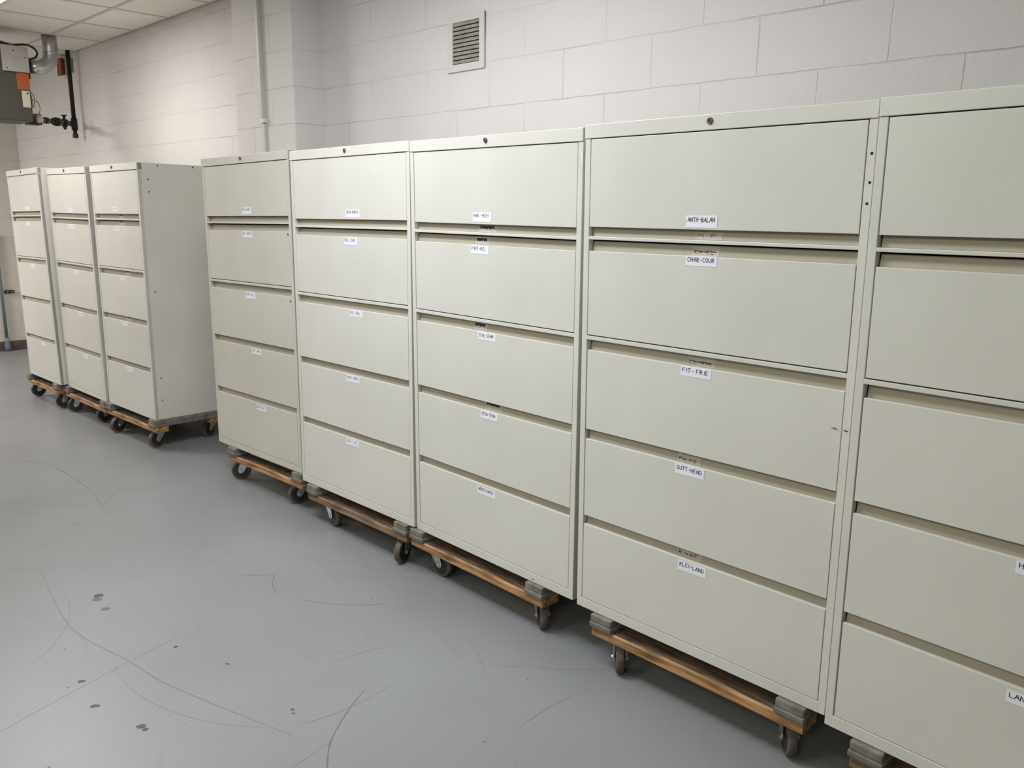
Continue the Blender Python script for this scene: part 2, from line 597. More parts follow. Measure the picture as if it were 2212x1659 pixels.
fl.use('spot')
for bx, by, r, sq, an in ((1.16, -1.11, 0.017, 1.5, 0.7), (1.78, -1.38, 0.011, 1.4, 0.9), (1.96, -1.40, 0.010, 1.6, 0.8), (2.17, -1.34, 0.013, 1.3, 0.9), (2.195, -1.335, 0.009, 1.2, 0.4),
                          (2.02, -0.98, 0.006, 1.2, 0.2), (1.78, -1.06, 0.008, 1.1, 0.9), (2.42, -0.96, 0.005, 1.6, 0.5), (2.44, -0.97, 0.004, 1.3, 0.5)):
    blot(bx, by, r, sq, an)
fl.use('scuff')
blot(1.19, -1.125, 0.016, 1.4, 0.6)
blot(1.30, -1.13, 0.016, 1.2, 1.2)
for _ in range(70):
    blot(random.uniform(-0.8, 3.8), random.uniform(-1.8, -0.15), random.uniform(0.0015, 0.004), random.uniform(1, 2), random.uniform(0, 3))
struct(fl.build('floor'))

wb = MB().use('wall_x')
wb.box(XE - 0.2, XR + 0.2, YW, YW + 0.2, -0.02, ZC + 0.35)
struct(wb.build('wall_back'))
we = MB().use('wall_y')
we.box(XE - 0.2, XE, YF - 0.2, YW, -0.02, ZC + 0.35)
struct(we.build('wall_left'))
struct(MB().use('wall_far').box(XR, XR + 0.2, YF - 0.2, YW, -0.02, ZC + 0.35).build('wall_right'))
struct(MB().use('wall_far').box(XE, XR, YF - 0.2, YF, -0.02, ZC + 0.35).build('wall_front'))
# pilaster standing out of the back wall
CX0, CX1, CY = -0.440, 0.2384, 0.4640
struct(MB().use('column_x').box(CX0, CX1, CY, YW + 0.01, -0.01, ZC + 0.3, 0.004).build('wall_pilaster'))

ce = MB().use('tile')
ce.box(XE, XR, YF, YW - 0.012, ZC, ZC + 0.02)
struct(ce.build('ceiling'))
tb = MB().use('tbar')
x = -1.085 - 0.655 * 7
while x < XR:
    if x > XE:
        tb.box(x - 0.012, x + 0.012, YF, YW - 0.013, ZC - 0.004, ZC + 0.001)
    x += 0.655
y = 0.26
while y > YF:
    tb.box(XE, XR, y - 0.012, y + 0.012, ZC - 0.0045, ZC + 0.001)
    y -= 1.30
struct(tb.build('trim_1'))
# coved brown base along the end wall
bb = MB().use('base')
bb.box(XE - 0.001, XE + 0.012, YF, YW - 0.001, 0, 0.105, 0.004)
struct(bb.build('baseboard_left'))

for lx, ly, pw, lc in LAMPS:
    t = empty('ceiling_light', (lx, ly, ZC), 'assumed flush troffer in the tile ceiling, unseen, for room light and fill', 'ceiling light', 'assumed ceiling troffers out of frame')
    f = MB().use('vent')
    for a, b, c, d in ((-0.61, 0.61, -0.305, -0.285), (-0.61, 0.61, 0.285, 0.305), (-0.61, -0.59, -0.285, 0.285), (0.59, 0.61, -0.285, 0.285)):
        f.box(a, b, c, d, -0.016, -0.0055)
    f.build('frame', t)
    MB().use('diff').box(-0.589, 0.589, -0.284, 0.284, -0.012, -0.007).build('diffuser', t)

# ------------------------------------------------------------------ pen strokes
GL = {
    'A': [[(0, 0), (.42, 1), (.8, 0)], [(.15, .38), (.68, .38)]],
    'B': [[(.05, 0), (.05, 1), (.55, .95), (.6, .65), (.1, .52), (.68, .42), (.66, .08), (.05, 0)]],
    'C': [[(.72, .85), (.4, 1), (.08, .65), (.1, .25), (.4, 0), (.72, .12)]],
    'D': [[(.05, 0), (.05, 1), (.5, .9), (.75, .5), (.5, .1), (.05, 0)]],
    'E': [[(.68, 1), (.08, 1), (.08, 0), (.68, 0)], [(.08, .52), (.55, .52)]],
    'F': [[(.7, 1), (.08, 1), (.08, 0)], [(.08, .52), (.55, .52)]],
    'G': [[(.7, .85), (.4, 1), (.08, .6), (.12, .2), (.4, 0), (.7, .15), (.7, .45), (.45, .45)]],
    'H': [[(.05, 1), (.05, 0)], [(.7, 1), (.7, 0)], [(.05, .5), (.7, .5)]],
    'I': [[(.25, 1), (.25, 0)]],
    'K': [[(.05, 1), (.05, 0)], [(.7, 1), (.08, .5), (.72, 0)]],
    'L': [[(.08, 1), (.08, 0), (.65, 0)]],
    'M': [[(0, 0), (.08, 1), (.4, .4), (.75, 1), (.82, 0)]],
    'N': [[(.05, 0), (.08, 1), (.68, 0), (.72, 1)]],
    'O': [[(.4, 1), (.08, .7), (.08, .25), (.4, 0), (.72, .25), (.72, .7), (.4, 1)]],
    'P': [[(.05, 0), (.05, 1), (.6, .92), (.62, .58), (.05, .48)]],
    'R': [[(.05, 0), (.05, 1), (.6, .92), (.6, .58), (.05, .48), (.7, 0)]],
    'S': [[(.68, .88), (.38, 1), (.1, .78), (.2, .55), (.6, .42), (.66, .15), (.35, 0), (.05, .12)]],
    'T': [[(0, 1), (.75, 1)], [(.38, 1), (.38, 0)]],
    'U': [[(.06, 1), (.08, .2), (.38, 0), (.68, .2), (.7, 1)]],
    'V': [[(0, 1), (.38, 0), (.75, 1)]],
    'W': [[(0, 1), (.2, 0), (.42, .7), (.62, 0), (.85, 1)]],
    'Z': [[(.05, 1), (.7, 1), (.05, 0), (.72, 0)]],
    '-': [[(.20, .48), (.58, .51)]],
    '>': [[(0, .5), (.5, .5), (.5, .8), (.9, .45), (.45, .15)]],
}
ADV = {'I': 0.5, '-': 0.86, ' ': 0.32, 'M': 1.02, 'W': 1.05}


def write(mb, txt, x0, x1, zb, h, y, pen=0.0014, key='ink', jit=0.05):
    """hand-lettering fitted between x0 and x1, on the plane y, facing -y"""
    mb.use(key)
    tot = sum(ADV.get(c, 0.95) for c in txt)
    s = (x1 - x0) / tot
    x = x0
    for c in txt:
        if c in GL:
            dz = random.uniform(-jit, jit) * h
            for st in GL[c]:
                pts = []
                for i, (px, pz) in enumerate(st):
                    pts.append((x + (px + random.uniform(-jit, jit) * 0.7) * s, y, zb + dz + (pz + random.uniform(-jit, jit) * 0.6) * h))
                for p, q in zip(pts, pts[1:]):
                    mb.ribbon([p, q], pen, (0, -1, 0))
                for p in pts:
                    mb.poly([(p[0] + pen / 2 * math.cos(k * PI / 3), y - 0.00002, p[2] + pen / 2 * math.sin(k * PI / 3)) for k in range(6)])
        x += ADV.get(c, 0.95) * s


def scribble(mb, x0, x1, z0, z1, y, n=6, pen=0.003, key='ink'):
    mb.use(key)
    pts = []
    for i in range(n * 2):
        t = i / (n * 2 - 1)
        pts.append((x0 + (x1 - x0) * t + random.uniform(-1, 1) * (x1 - x0) * 0.08, y, z0 if i % 2 else z1))
    for p, q in zip(pts, pts[1:]):
        mb.ribbon([p, q], pen, (0, -1, 0))
    mb.ribbon([(x0, y - 0.0001, (z0 + z1) / 2), ((x0 + x1) / 2, y - 0.0001, z1 * 0.7 + z0 * 0.3), (x1, y - 0.0001, (z0 + z1) / 2)], pen, (0, -1, 0))


# ------------------------------------------------------------------ filing cabinets
H = 1.632
ZB = 0.2040
DZ = [(1.3185, 1.5870), (0.9715, 1.2430), (0.6510, 0.9205), (0.3440, 0.6170), (0.0365, 0.3120)]   # drawer fronts, top to bottom
DEP = 0.452


def cabinet_matrix(x, y, r, t, p):
    c, s = math.cos(r), math.sin(r)
    ex = Vector((c, s, -t)).normalized()
    ez = Vector((c * t - s * p, s * t + c * p, 1.0)).normalized()
    ey = ez.cross(ex).normalized()
    ez = ex.cross(ey).normalized()
    mm = Matrix((ex, ey, ez)).transposed().to_4x4()
    mm.translation = Vector((x, y, ZB))
    return mm


SHELL = {}


def shell(W, holes_side=(), holes_post=(), marks=(), pk='paint'):
    b = MB().use(pk)
    ps = 0.0215
    b.box(0, 0.0016, 0.004, DEP, 0, H - 0.0005)
    b.box(W - 0.0016, W, 0.004, DEP, 0, H - 0.0005)
    b.box(0.0015, W - 0.0015, DEP - 0.002, DEP, 0, H - 0.0025)
    b.box(0.0015, W - 0.0015, 0.020, DEP, H - 0.0025, H)
    b.box(0.0015, W - 0.0015, 0.024, DEP - 0.002, 0.001, 0.004)
    for a, c in ((0, ps), (W - ps, W)):
        b.box(a, c, 0, 0.026, 0.0, 1.5895, 0.0016)
    b.box(0.0, W, -0.003, 0.030, 1.5900, H, 0.0016)
    b.box(ps - 0.001, W - ps + 0.001, -0.0005, 0.028, 0.0, 0.0345, 0.0015)
    for z0, z1 in ((1.2790, 1.2890), (0.9550, 0.9680)):
        b.box(ps - 0.001, W - ps + 0.001, 0.0, 0.030, z0, z1, 0.0015)
    b.use('dark')
    b.box(0.0018, W - 0.0018, 0.040, 0.042, 0.005, 1.5895)  # dark sheet in place of the unlit cabinet inside
    for (hy, hz) in holes_side:
        b.cyl((W + 0.0006, hy, hz), (W - 0.002, hy, hz), 0.0045, seg=12)
    for (hx, hz) in holes_post:
        b.cyl((hx, -0.0006, hz), (hx, 0.002, hz), 0.0036, seg=12)
    for k, mp in marks:
        b.use(k)
        b.poly([(p[0], -0.0009, p[1]) for p in mp])
    return b


LOCK = None
DRW = {}


SLY0, SLY1 = 0.0160, 0.0235      # the grip channel's back leans outward at its foot


def drawer_mesh(W, i, pk='paint'):
    if (W, i, pk) in DRW:
        return DRW[(W, i, pk)]
    z0, z1 = DZ[i]
    b = MB().use(pk)
    xa, xb = 0.0250, W - 0.0235
    b.box(xa, xb, 0.0, 0.012, z0, z1, 0.0013)
    # grip channel above the front (below it on the flip-up top door)
    if i == 0:
        g0, g1 = 1.2895, z0 + 0.006
        b.use('paint_recess_shade')
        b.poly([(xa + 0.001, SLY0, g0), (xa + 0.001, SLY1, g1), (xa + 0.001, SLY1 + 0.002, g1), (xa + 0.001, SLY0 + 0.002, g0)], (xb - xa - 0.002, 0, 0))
    else:
        top = {1: 1.2735, 2: 0.9545, 3: 0.6505, 4: 0.3435}[i]
        b.use('paint_recess_shade')
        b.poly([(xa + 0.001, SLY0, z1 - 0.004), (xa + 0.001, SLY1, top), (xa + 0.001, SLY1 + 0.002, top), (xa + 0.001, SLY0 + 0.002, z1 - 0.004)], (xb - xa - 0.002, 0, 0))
    # folder tray behind
    b.use('paint')
    b.box(xa + 0.012, xb - 0.012, 0.0435, 0.42, z0 + 0.01, z0 + 0.012)
    b.box(xa + 0.012, xa + 0.014, 0.0435, 0.42, z0 + 0.012, z0 + 0.12)
    b.box(xb - 0.014, xb - 0.012, 0.0435, 0.42, z0 + 0.012, z0 + 0.12)
    b.box(xa + 0.012, xb - 0.012, 0.418, 0.42, z0 + 0.012, z0 + 0.12)
    bmesh.ops.recalc_face_normals(b.bm, faces=b.bm.faces[:])
    me = bpy.data.meshes.new('drawer')
    b.bm.to_mesh(me)
    b.bm.free()
    for q in b.mats:
        me.materials.append(q)
    DRW[(W, i, pk)] = me
    return me


def cabinet(spec):
    global LOCK
    W = spec['W']
    t = empty('filing_cabinet', cabinet_matrix(*spec['pose']), spec['label'], 'filing cabinet', spec['group'])
    shell(W, spec.get('side', ()), spec.get('post', ()), spec.get('marks', ()), spec.get('pk', 'paint')).build('cabinet_body', t)
    if LOCK is None:
        b = MB().use('lock')
        b.lathe([(0, 0.0092), (0.0035, 0.0092), (0.0045, 0.0078), (0.0045, 0.0062), (0.003, 0.0055), (0.0042, 0.0048)], (0, -0.003, 0), (0, -1, 0), 28)
        b.use('dark')
        b.box(-0.0010, 0.0010, -0.0078, -0.0070, -0.0036, 0.0036)
        LOCK = b.build('lock', t).data
        lk = t.children[-1]
    else:
        lk = link_mesh('lock', LOCK, t)
    lk.location = (spec.get('lockx', W * 0.497), 0, 1.614)
    lk['label'] = 'dark round key lock'
    for i in range(5):
        d = link_mesh('drawer', drawer_mesh(W, i, spec.get('pk', 'paint')), t)
        d.location = (0, random.uniform(-0.0012, 0.0012), 0)
        lab = spec['labels'][i] if i < len(spec['labels']) else None
        if lab:
            x0, zt, x1, zl, txt = lab
            mb = MB().use('paper')
            tl = random.uniform(-0.0012, 0.0012)
            mb.poly([(x0, -0.0004, zl), (x1, -0.0004, zl + tl), (x1, -0.0004, zt + tl), (x0, -0.0004, zt)], (0, -0.0003, 0))
            if txt and txt[0] == '~':            # too far off to read: a line of marks
                n = int(txt[1:])
                for q in range(n):
                    xx = x0 + 0.012 + (x1 - x0 - 0.03) * q / n + random.uniform(-0.001, 0.001)
                    if q == n // 2:
                        continue
                    mb.use('ink')
                    zz = zt - 0.016
                    mb.ribbon([(xx, -0.0009, zz), (xx + 0.003, -0.0009, zz + 0.006), (xx + 0.006, -0.0009, zz + 0.001)], 0.0011, (0, -1, 0))
            elif txt:
                blk = txt.endswith('#')
                tt = txt.rstrip('#')
                w0 = x0 + 0.006
                w1 = x1 - spec.get('rm', 0.012)
                if blk:
                    w1 -= 0.020
                write(mb, tt, w0, w1, zt - 0.0175, 0.0118, -0.0009, spec.get('pen', 0.0016))
                if blk:
                    mb.use('ink')
                    mb.poly([(w1 + 0.003, -0.0009, zt - 0.019), (w1 + 0.008, -0.0009, zt - 0.019), (w1 + 0.008, -0.0009, zt - 0.004), (w1 + 0.003, -0.0009, zt - 0.004)])
            o = mb.build('paper_label', d)
            o['label'] = 'white handwritten paper label'
        tp = spec.get('tapes', {}).get(i)
        if tp:
            x0, x1, zc, kind = tp
            mb = MB().use('tape')
            zt0, zt1 = {0: (1.2905, 1.3120), 1: (1.2435, 1.2730), 2: (0.9210, 0.9500), 3: (0.6175, 0.6490), 4: (0.3125, 0.3420)}[i]
            mb.poly([(x0 - 0.006, 0.0198, zt0), (x1 + 0.014, 0.0198, zt0), (x1 + 0.014, 0.0198, zt1), (x0 - 0.006, 0.0198, zt1)], (0, -0.0003, 0))
            yy = 0.0193
            hz = zc - 0.004
            if kind[0] == 'B':                    # inked out
                scribble(mb, x0, x1, hz - 0.002, hz + 0.008, yy, int(kind[1:] or 7), 0.0055)
            elif kind[0] == 'S':                  # struck through
                write(mb, kind[1:], x0, x1, hz - 0.002, 0.009, yy, 0.0017, 'red')
                mb.use('ink')
                mb.ribbon([(x0 - 0.001, yy - 0.0002, hz + 0.007), (x0 + (x1 - x0) * .35, yy - 0.0002, hz + 0.004), (x0 + (x1 - x0) * .6, yy - 0.0002, hz + 0.0065), (x1 + 0.004, yy - 0.0002, hz + 0.0035)], 0.0022, (0, -1, 0))
            else:
                write(mb, kind[1:], x0, x1, hz - 0.002, 0.009, yy, 0.0018, 'red')
            zb0, zb1 = {0: (1.2895, DZ[0][0] + 0.006), 1: (DZ[1][1] - 0.004, 1.2735), 2: (DZ[2][1] - 0.004, 0.9545), 3: (DZ[3][1] - 0.004, 0.6505), 4: (DZ[4][1] - 0.004, 0.3435)}[i]
            for v in mb.bm.verts:                 # lay the tape on the leaning channel back
                v.co.y += SLY0 + (SLY1 - SLY0) * (v.co.z - zb0) / (zb1 - zb0) - 0.0200
            o = mb.build('old_tape_label', d)
            o['label'] = 'old strip of tape with crossed-out writing'
    for (x, z, di) in spec.get('grommets', ()):
        d = [c for c in t.children if c.name.startswith('drawer')][di]
        MB().use('lock').cyl((x, 0.001, z), (x, -0.0025, z), 0.006, 0.005, seg=16).build('drawer_plug', d)
    return t


GB = 'wide five-drawer filing cabinets in the near run'
GA = 'narrower five-drawer filing cabinets in the far group'
WB, WA = 0.914, 0.7430
L4 = [(0.388, 1.358, 0.491, 1.324, 'ANTH-BALAN'), (0.393, 1.245, 0.496, 1.216, 'CHAR-COUR'), (0.391, 0.919, 0.496, 0.890, 'FIT- FRIE'),
      (0.388, 0.615, 0.491, 0.583, 'GUTT-HEND'), (0.415, 0.306, 0.516, 0.273, 'KLEI-LAND')]
L3 = [(0.377, 1.361, 0.478, 1.327, 'MAR - MICH'), (0.365, 1.241, 0.465, 1.210, 'PINT-REI '), (0.405, 0.919, 0.504, 0.890, 'SCHL-SEMM'),
      (0.419, 0.615, 0.516, 0.585, 'STEW-TENN'), (0.400, 0.304, 0.504, 0.273, 'WERTH-WIEN')]
L2 = [(0.456, 1.362, 0.561, 1.328, 'BEAH-BURCH'), (0.436, 1.240, 0.539, 1.208, 'DEL- EHR '), (0.460, 0.918, 0.565, 0.888, 'GIO - GOL '),
      (0.424, 0.614, 0.528, 0.583, 'HOLT-ISRA'), (0.405, 0.307, 0.511, 0.276, 'LEI - LIE ')]
L1 = [(0.431, 1.364, 0.530, 1.328, 'MIL-NA#'), (0.424, 1.240, 0.526, 1.208, 'RE - ROOD'), (0.424, 0.917, 0.527, 0.884, 'SER- SIL '),
      (0.456, 0.613, 0.557, 0.583, 'TEP - UNG'), (0.477, 0.303, 0.581, 0.274, 'WEH-ZUKO')]
LA3 = [(0.315, 1.365, 0.424, 1.333, '~9'), (0.325, 1.241, 0.425, 1.208, '~8'), (0.353, 0.918, 0.454, 0.888, '~9'), (0.324, 0.615, 0.425, 0.585, '~8'), (0.350, 0.308, 0.450, 0.276, '~8')]
LA2 = [(0.355, 1.358, 0.456, 1.328, '~7'), (0.345, 1.240, 0.445, 1.210, '~8'), (0.367, 0.918, 0.463, 0.888, '~8'), (0.362, 0.614, 0.460, 0.585, '~8'), (0.381, 0.303, 0.483, 0.275, '~8')]
LA1 = [(0.375, 1.356, 0.474, 1.326, '~4'), (0.352, 1.240, 0.456, 1.209, ''), (0.364, 0.918, 0.464, 0.883, ''), None, (0.390, 0.303, 0.483, 0.277, '~4')]
L5 = [(0.405, 1.358, 0.505, 1.324, ''), (0.40, 1.243, 0.50, 1.21, ''), (0.405, 0.919, 0.505, 0.89, ''), (0.401, 0.614, 0.505, 0.582, 'HERR-HOF'), (0.417, 0.301, 0.520, 0.270, 'LAND-LAW')]

CABS = {
    'A1': dict(W=WA, pose=(-3.0190, -0.1682, 0.0050, -0.0150, -0.0025), labels=LA1, group=GA, lockx=0.376,
               tapes={2: (0.412, 0.450, 0.940, 'B2')},
               label='narrow cream filing cabinet farthest from the camera, at the left end of the far group'),
    'A2': dict(W=WA, pose=(-2.2629, -0.1162, 0.0220, 0.0046, 0.0), labels=LA2, group=GA, lockx=0.360,
               label='middle cabinet of the far group of three narrow cream filing cabinets'),
    'A3': dict(W=WA, pose=(-1.4770, -0.0933, 0.0257, -0.0043, 0.0096), labels=LA3, group=GA, lockx=0.369,
               side=[(0.129, 1.618), (0.358, 1.618), (0.065, 1.532), (0.064, 1.456), (0.058, 0.835), (0.055, 0.273), (0.055, 0.127)],
               tapes={0: (0.378, 0.430, 1.308, 'B3'), 1: (0.374, 0.430, 1.268, 'B2'), 2: (0.41, 0.46, 0.948, 'B2'), 3: (0.375, 0.43, 0.643, 'B2')},
               label='narrow cream filing cabinet showing its bare side panel with small screw holes'),
    'B1': dict(W=WB, pose=(0.0, 0.0, 0.0044, -0.0126, 0.0087), labels=L1, group=GB, lockx=0.448, rm=0.012,
               grommets=((0.882, 1.230, 1), (0.880, 0.898, 2)), pk='paint_warm',
               label='cream filing cabinet with MIL to ROOD labels, left end of the near run'),
    'B2': dict(W=WB, pose=(0.9758, -0.0281, -0.0063, -0.0056, 0.0082), labels=L2, group=GB, lockx=0.464,
               marks=[('chip', [(0.512, 1.5905), (0.540, 1.5905), (0.532, 1.5995), (0.517, 1.597)])],
               label='cream filing cabinet labelled DEL-EHR and GIO-GOL, second in the near run'),
    'B3': dict(W=WB, pose=(1.8981, -0.0236, -0.0282, 0.0046, -0.0083), labels=L3, group=GB, lockx=0.452,
               marks=[('chip', [(0.906, 1.553), (0.913, 1.556), (0.9135, 1.505), (0.910, 1.520)]), ('dark', [(0.700, 0.008), (0.716, 0.014), (0.722, 0.008), (0.713, 0.0105)])],
               tapes={0: (0.400, 0.475, 1.308, 'B6'), 1: (0.378, 0.432, 1.263, 'B8'), 2: (0.365, 0.425, 0.942, 'B7'), 3: (0.436, 0.506, 0.641, 'B9')},
               label='cream filing cabinet labelled MAR - MICH with inked-out tape, in the middle of the near run'),
    'B4': dict(W=WB, pose=(2.8466, -0.0662, -0.0208, -0.0010, -0.0111), labels=L4, group=GB, lockx=0.453, rm=0.006, pen=0.0019,
               post=[(0.905, 1.509), (0.906, 1.441), (0.904, 1.391)],
               marks=[('lock', [(0.862, 0.820), (0.872, 0.822), (0.884, 0.817), (0.874, 0.8185)]), ('lock', [(0.897, 0.821), (0.910, 0.819), (0.909, 0.8165), (0.899, 0.8175)])],
               tapes={0: (0.416, 0.485, 1.303, 'WM  F'), 1: (0.408, 0.477, 1.256, 'SKH > L'), 2: (0.407, 0.483, 0.933, 'SLL > M'), 3: (0.389, 0.452, 0.629, 'WMA > O'), 4: (0.403, 0.474, 0.325, 'WR > RF')},
               label='large cream filing cabinet labelled ANTH-BALAN to KLEI-LAND, with KLEI-LAND on its lowest drawer'),
    'B5': dict(W=WB, pose=(3.7751, -0.1182, -0.0482, -0.0026, -0.0077), labels=L5, group=GB, lockx=0.455, rm=0.004, pen=0.0019,
               label='nearest cream filing cabinet, cut off by the right edge of the picture'),
}
for k, s in CABS.items():
    cabinet(s)

# ------------------------------------------------------------------ dollies
# per cabinet: local x of the left and right ends, wood, casters (world x, y of the tread contact, axle angle off the line of sight, which way the fork trails)
DOL = {
    'A1': (-0.045, 0.682, 'wood', [(-3.04, -0.115, 6, 1), (-2.455, -0.105, 8, 1), (-2.92, 0.27, 20, 1), (-2.42, 0.28, 40, 1)],
           'wooden dolly with black wheels under the farthest narrow cabinet, leftmost dolly'),
    'A2': (-0.045, 0.745, 'wood', [(-2.243, -0.085, 4, 1), (-1.78, -0.035, 22, 1), (-2.15, 0.30, 30, 1), (-1.67, 0.31, 10, 1)],
           'wooden dolly with black wheels under the middle cabinet of the far group'),
    'A3': (-0.030, 0.755, 'wood', [(-1.405, -0.075, 34, 1), (-0.842, -0.035, 30, 1), (-1.33, 0.30, 40, 1), (-0.862, 0.335, 46, 1)],
           'wooden dolly under the cabinet with the bare side panel, grey padded runner along its side'),
    'B1': (0.136, 0.925, 'wood', [(0.163, 0.048, -12, 1), (0.755, 0.072, 16, 1), (0.26, 0.39, 30, 1), (0.80, 0.39, 60, 1)],
           'light wooden dolly with zinc casters under the MIL to ROOD cabinet'),
    'B2': (0.062, 0.874, 'wood_old', [(1.170, 0.03, -62, -1), (1.760, 0.0, 58, 1), (1.17, 0.38, 30, 1), (1.72, 0.38, 60, 1)],
           'weathered brown wooden dolly under the DEL-EHR cabinet'),
    'B3': (-0.032, 0.775, 'wood', [(1.995, 0.040, -46, -1), (2.612, 0.012, -78, -1), (1.98, 0.38, 30, 1), (2.56, 0.38, 60, 1)],
           'orange-brown wooden dolly under the MAR - MICH cabinet'),
    'B4': (0.078, 0.863, 'wood', [(3.012, -0.022, -88, 1), (3.638, -0.020, -74, 1), (3.05, 0.34, 30, 1), (3.60, 0.34, 60, 1)],
           'orange-brown wooden dolly with pale padded blocks under the ANTH-BALAN cabinet'),
    'B5': (0.080, 0.870, 'wood_old', [(3.98, -0.05, -60, 1), (4.55, -0.09, 70, 1), (4.02, 0.28, 30, 1), (4.56, 0.28, 60, 1)],
           'dolly under the nearest cabinet, only its left end showing at the bottom right'),
}
RUN_H, RAIL_H = 0.046, 0.037
WR = 0.0555

WHEEL = None


def wheel_mesh():
    b = MB().use('tread')
    hw = 0.0150
    b.lathe([(-hw, 0.0435), (-hw + 0.001, WR - 0.004), (-hw * 0.7, WR - 0.0008), (0, WR), (hw * 0.7, WR - 0.0008), (hw - 0.001, WR - 0.004), (hw, 0.0435)], (0, 0, 0), (0, 1, 0), 48)
    b.use('rubber')
    for s in (-1, 1):
        b.lathe([(s * (hw + 0.0002), 0.0440), (s * (hw - 0.004), 0.039), (s * (hw - 0.004), 0.020), (s * (hw + 0.002), 0.016), (s * (hw + 0.002), 0.004)], (0, 0, 0), (0, 1, 0), 36)
    return b


def rough_rail(L, key, seed):
    """a worn 2x4: bevelled board with knocked-about edges"""
    rnd = random.Random(seed)
    b = MB().use(key)
    n = 40
    d = 0.088
    ring = [(0.0, 0.004), (0.004, 0.0), (d - 0.004, 0.0), (d, 0.004), (d, RAIL_H - 0.004), (d - 0.004, RAIL_H), (0.005, RAIL_H), (0.0, RAIL_H - 0.005)]
    rows = []
    wear0 = 0.0
    for i in range(n + 1):
        x = L * i / n
        mid = math.sin(PI * min(1, max(0, (i / n - 0.12) / 0.76))) if 0.12 < i / n < 0.88 else 0
        wear0 = 0.7 * wear0 + 0.3 * rnd.uniform(0, 1)
        row = []
        for k, (yy, zz) in enumerate(ring):
            dy = dz = 0
            if k in (0, 7):
                dy = (0.002 + 0.005 * wear0) * mid
            if k == 7:
                dz = -0.007 * wear0 * (0.3 + mid)
            if k == 6:
                dy = 0.007 * wear0 * (0.3 + mid)
                dz = -0.001 * wear0
            if k in (0, 1):
                dz = 0.003 * wear0 * mid
            row.append(b.bm.verts.new((x, yy + dy, zz + dz)))
        rows.append(row)
    fs = []
    for i in range(n):
        for k in range(8):
            fs.append(b.bm.faces.new((rows[i][k], rows[i][(k + 1) % 8], rows[i + 1][(k + 1) % 8], rows[i + 1][k])))
    fs += [b.bm.faces.new(rows[0][::-1]), b.bm.faces.new(rows[-1])]
    b._tag(fs)
    # rail tops darkened: cabinet shade put into the colour, with some grime
    gk = 'wood_shaded_top'
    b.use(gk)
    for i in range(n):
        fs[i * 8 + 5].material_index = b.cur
    # screw holes in the face
    b.use('dark')
    for xx in (0.10, L - 0.10):
        b.cyl((xx, 0.03, RAIL_H + 0.0004), (xx, 0.03, RAIL_H - 0.002), 0.0045, seg=10)
    return b


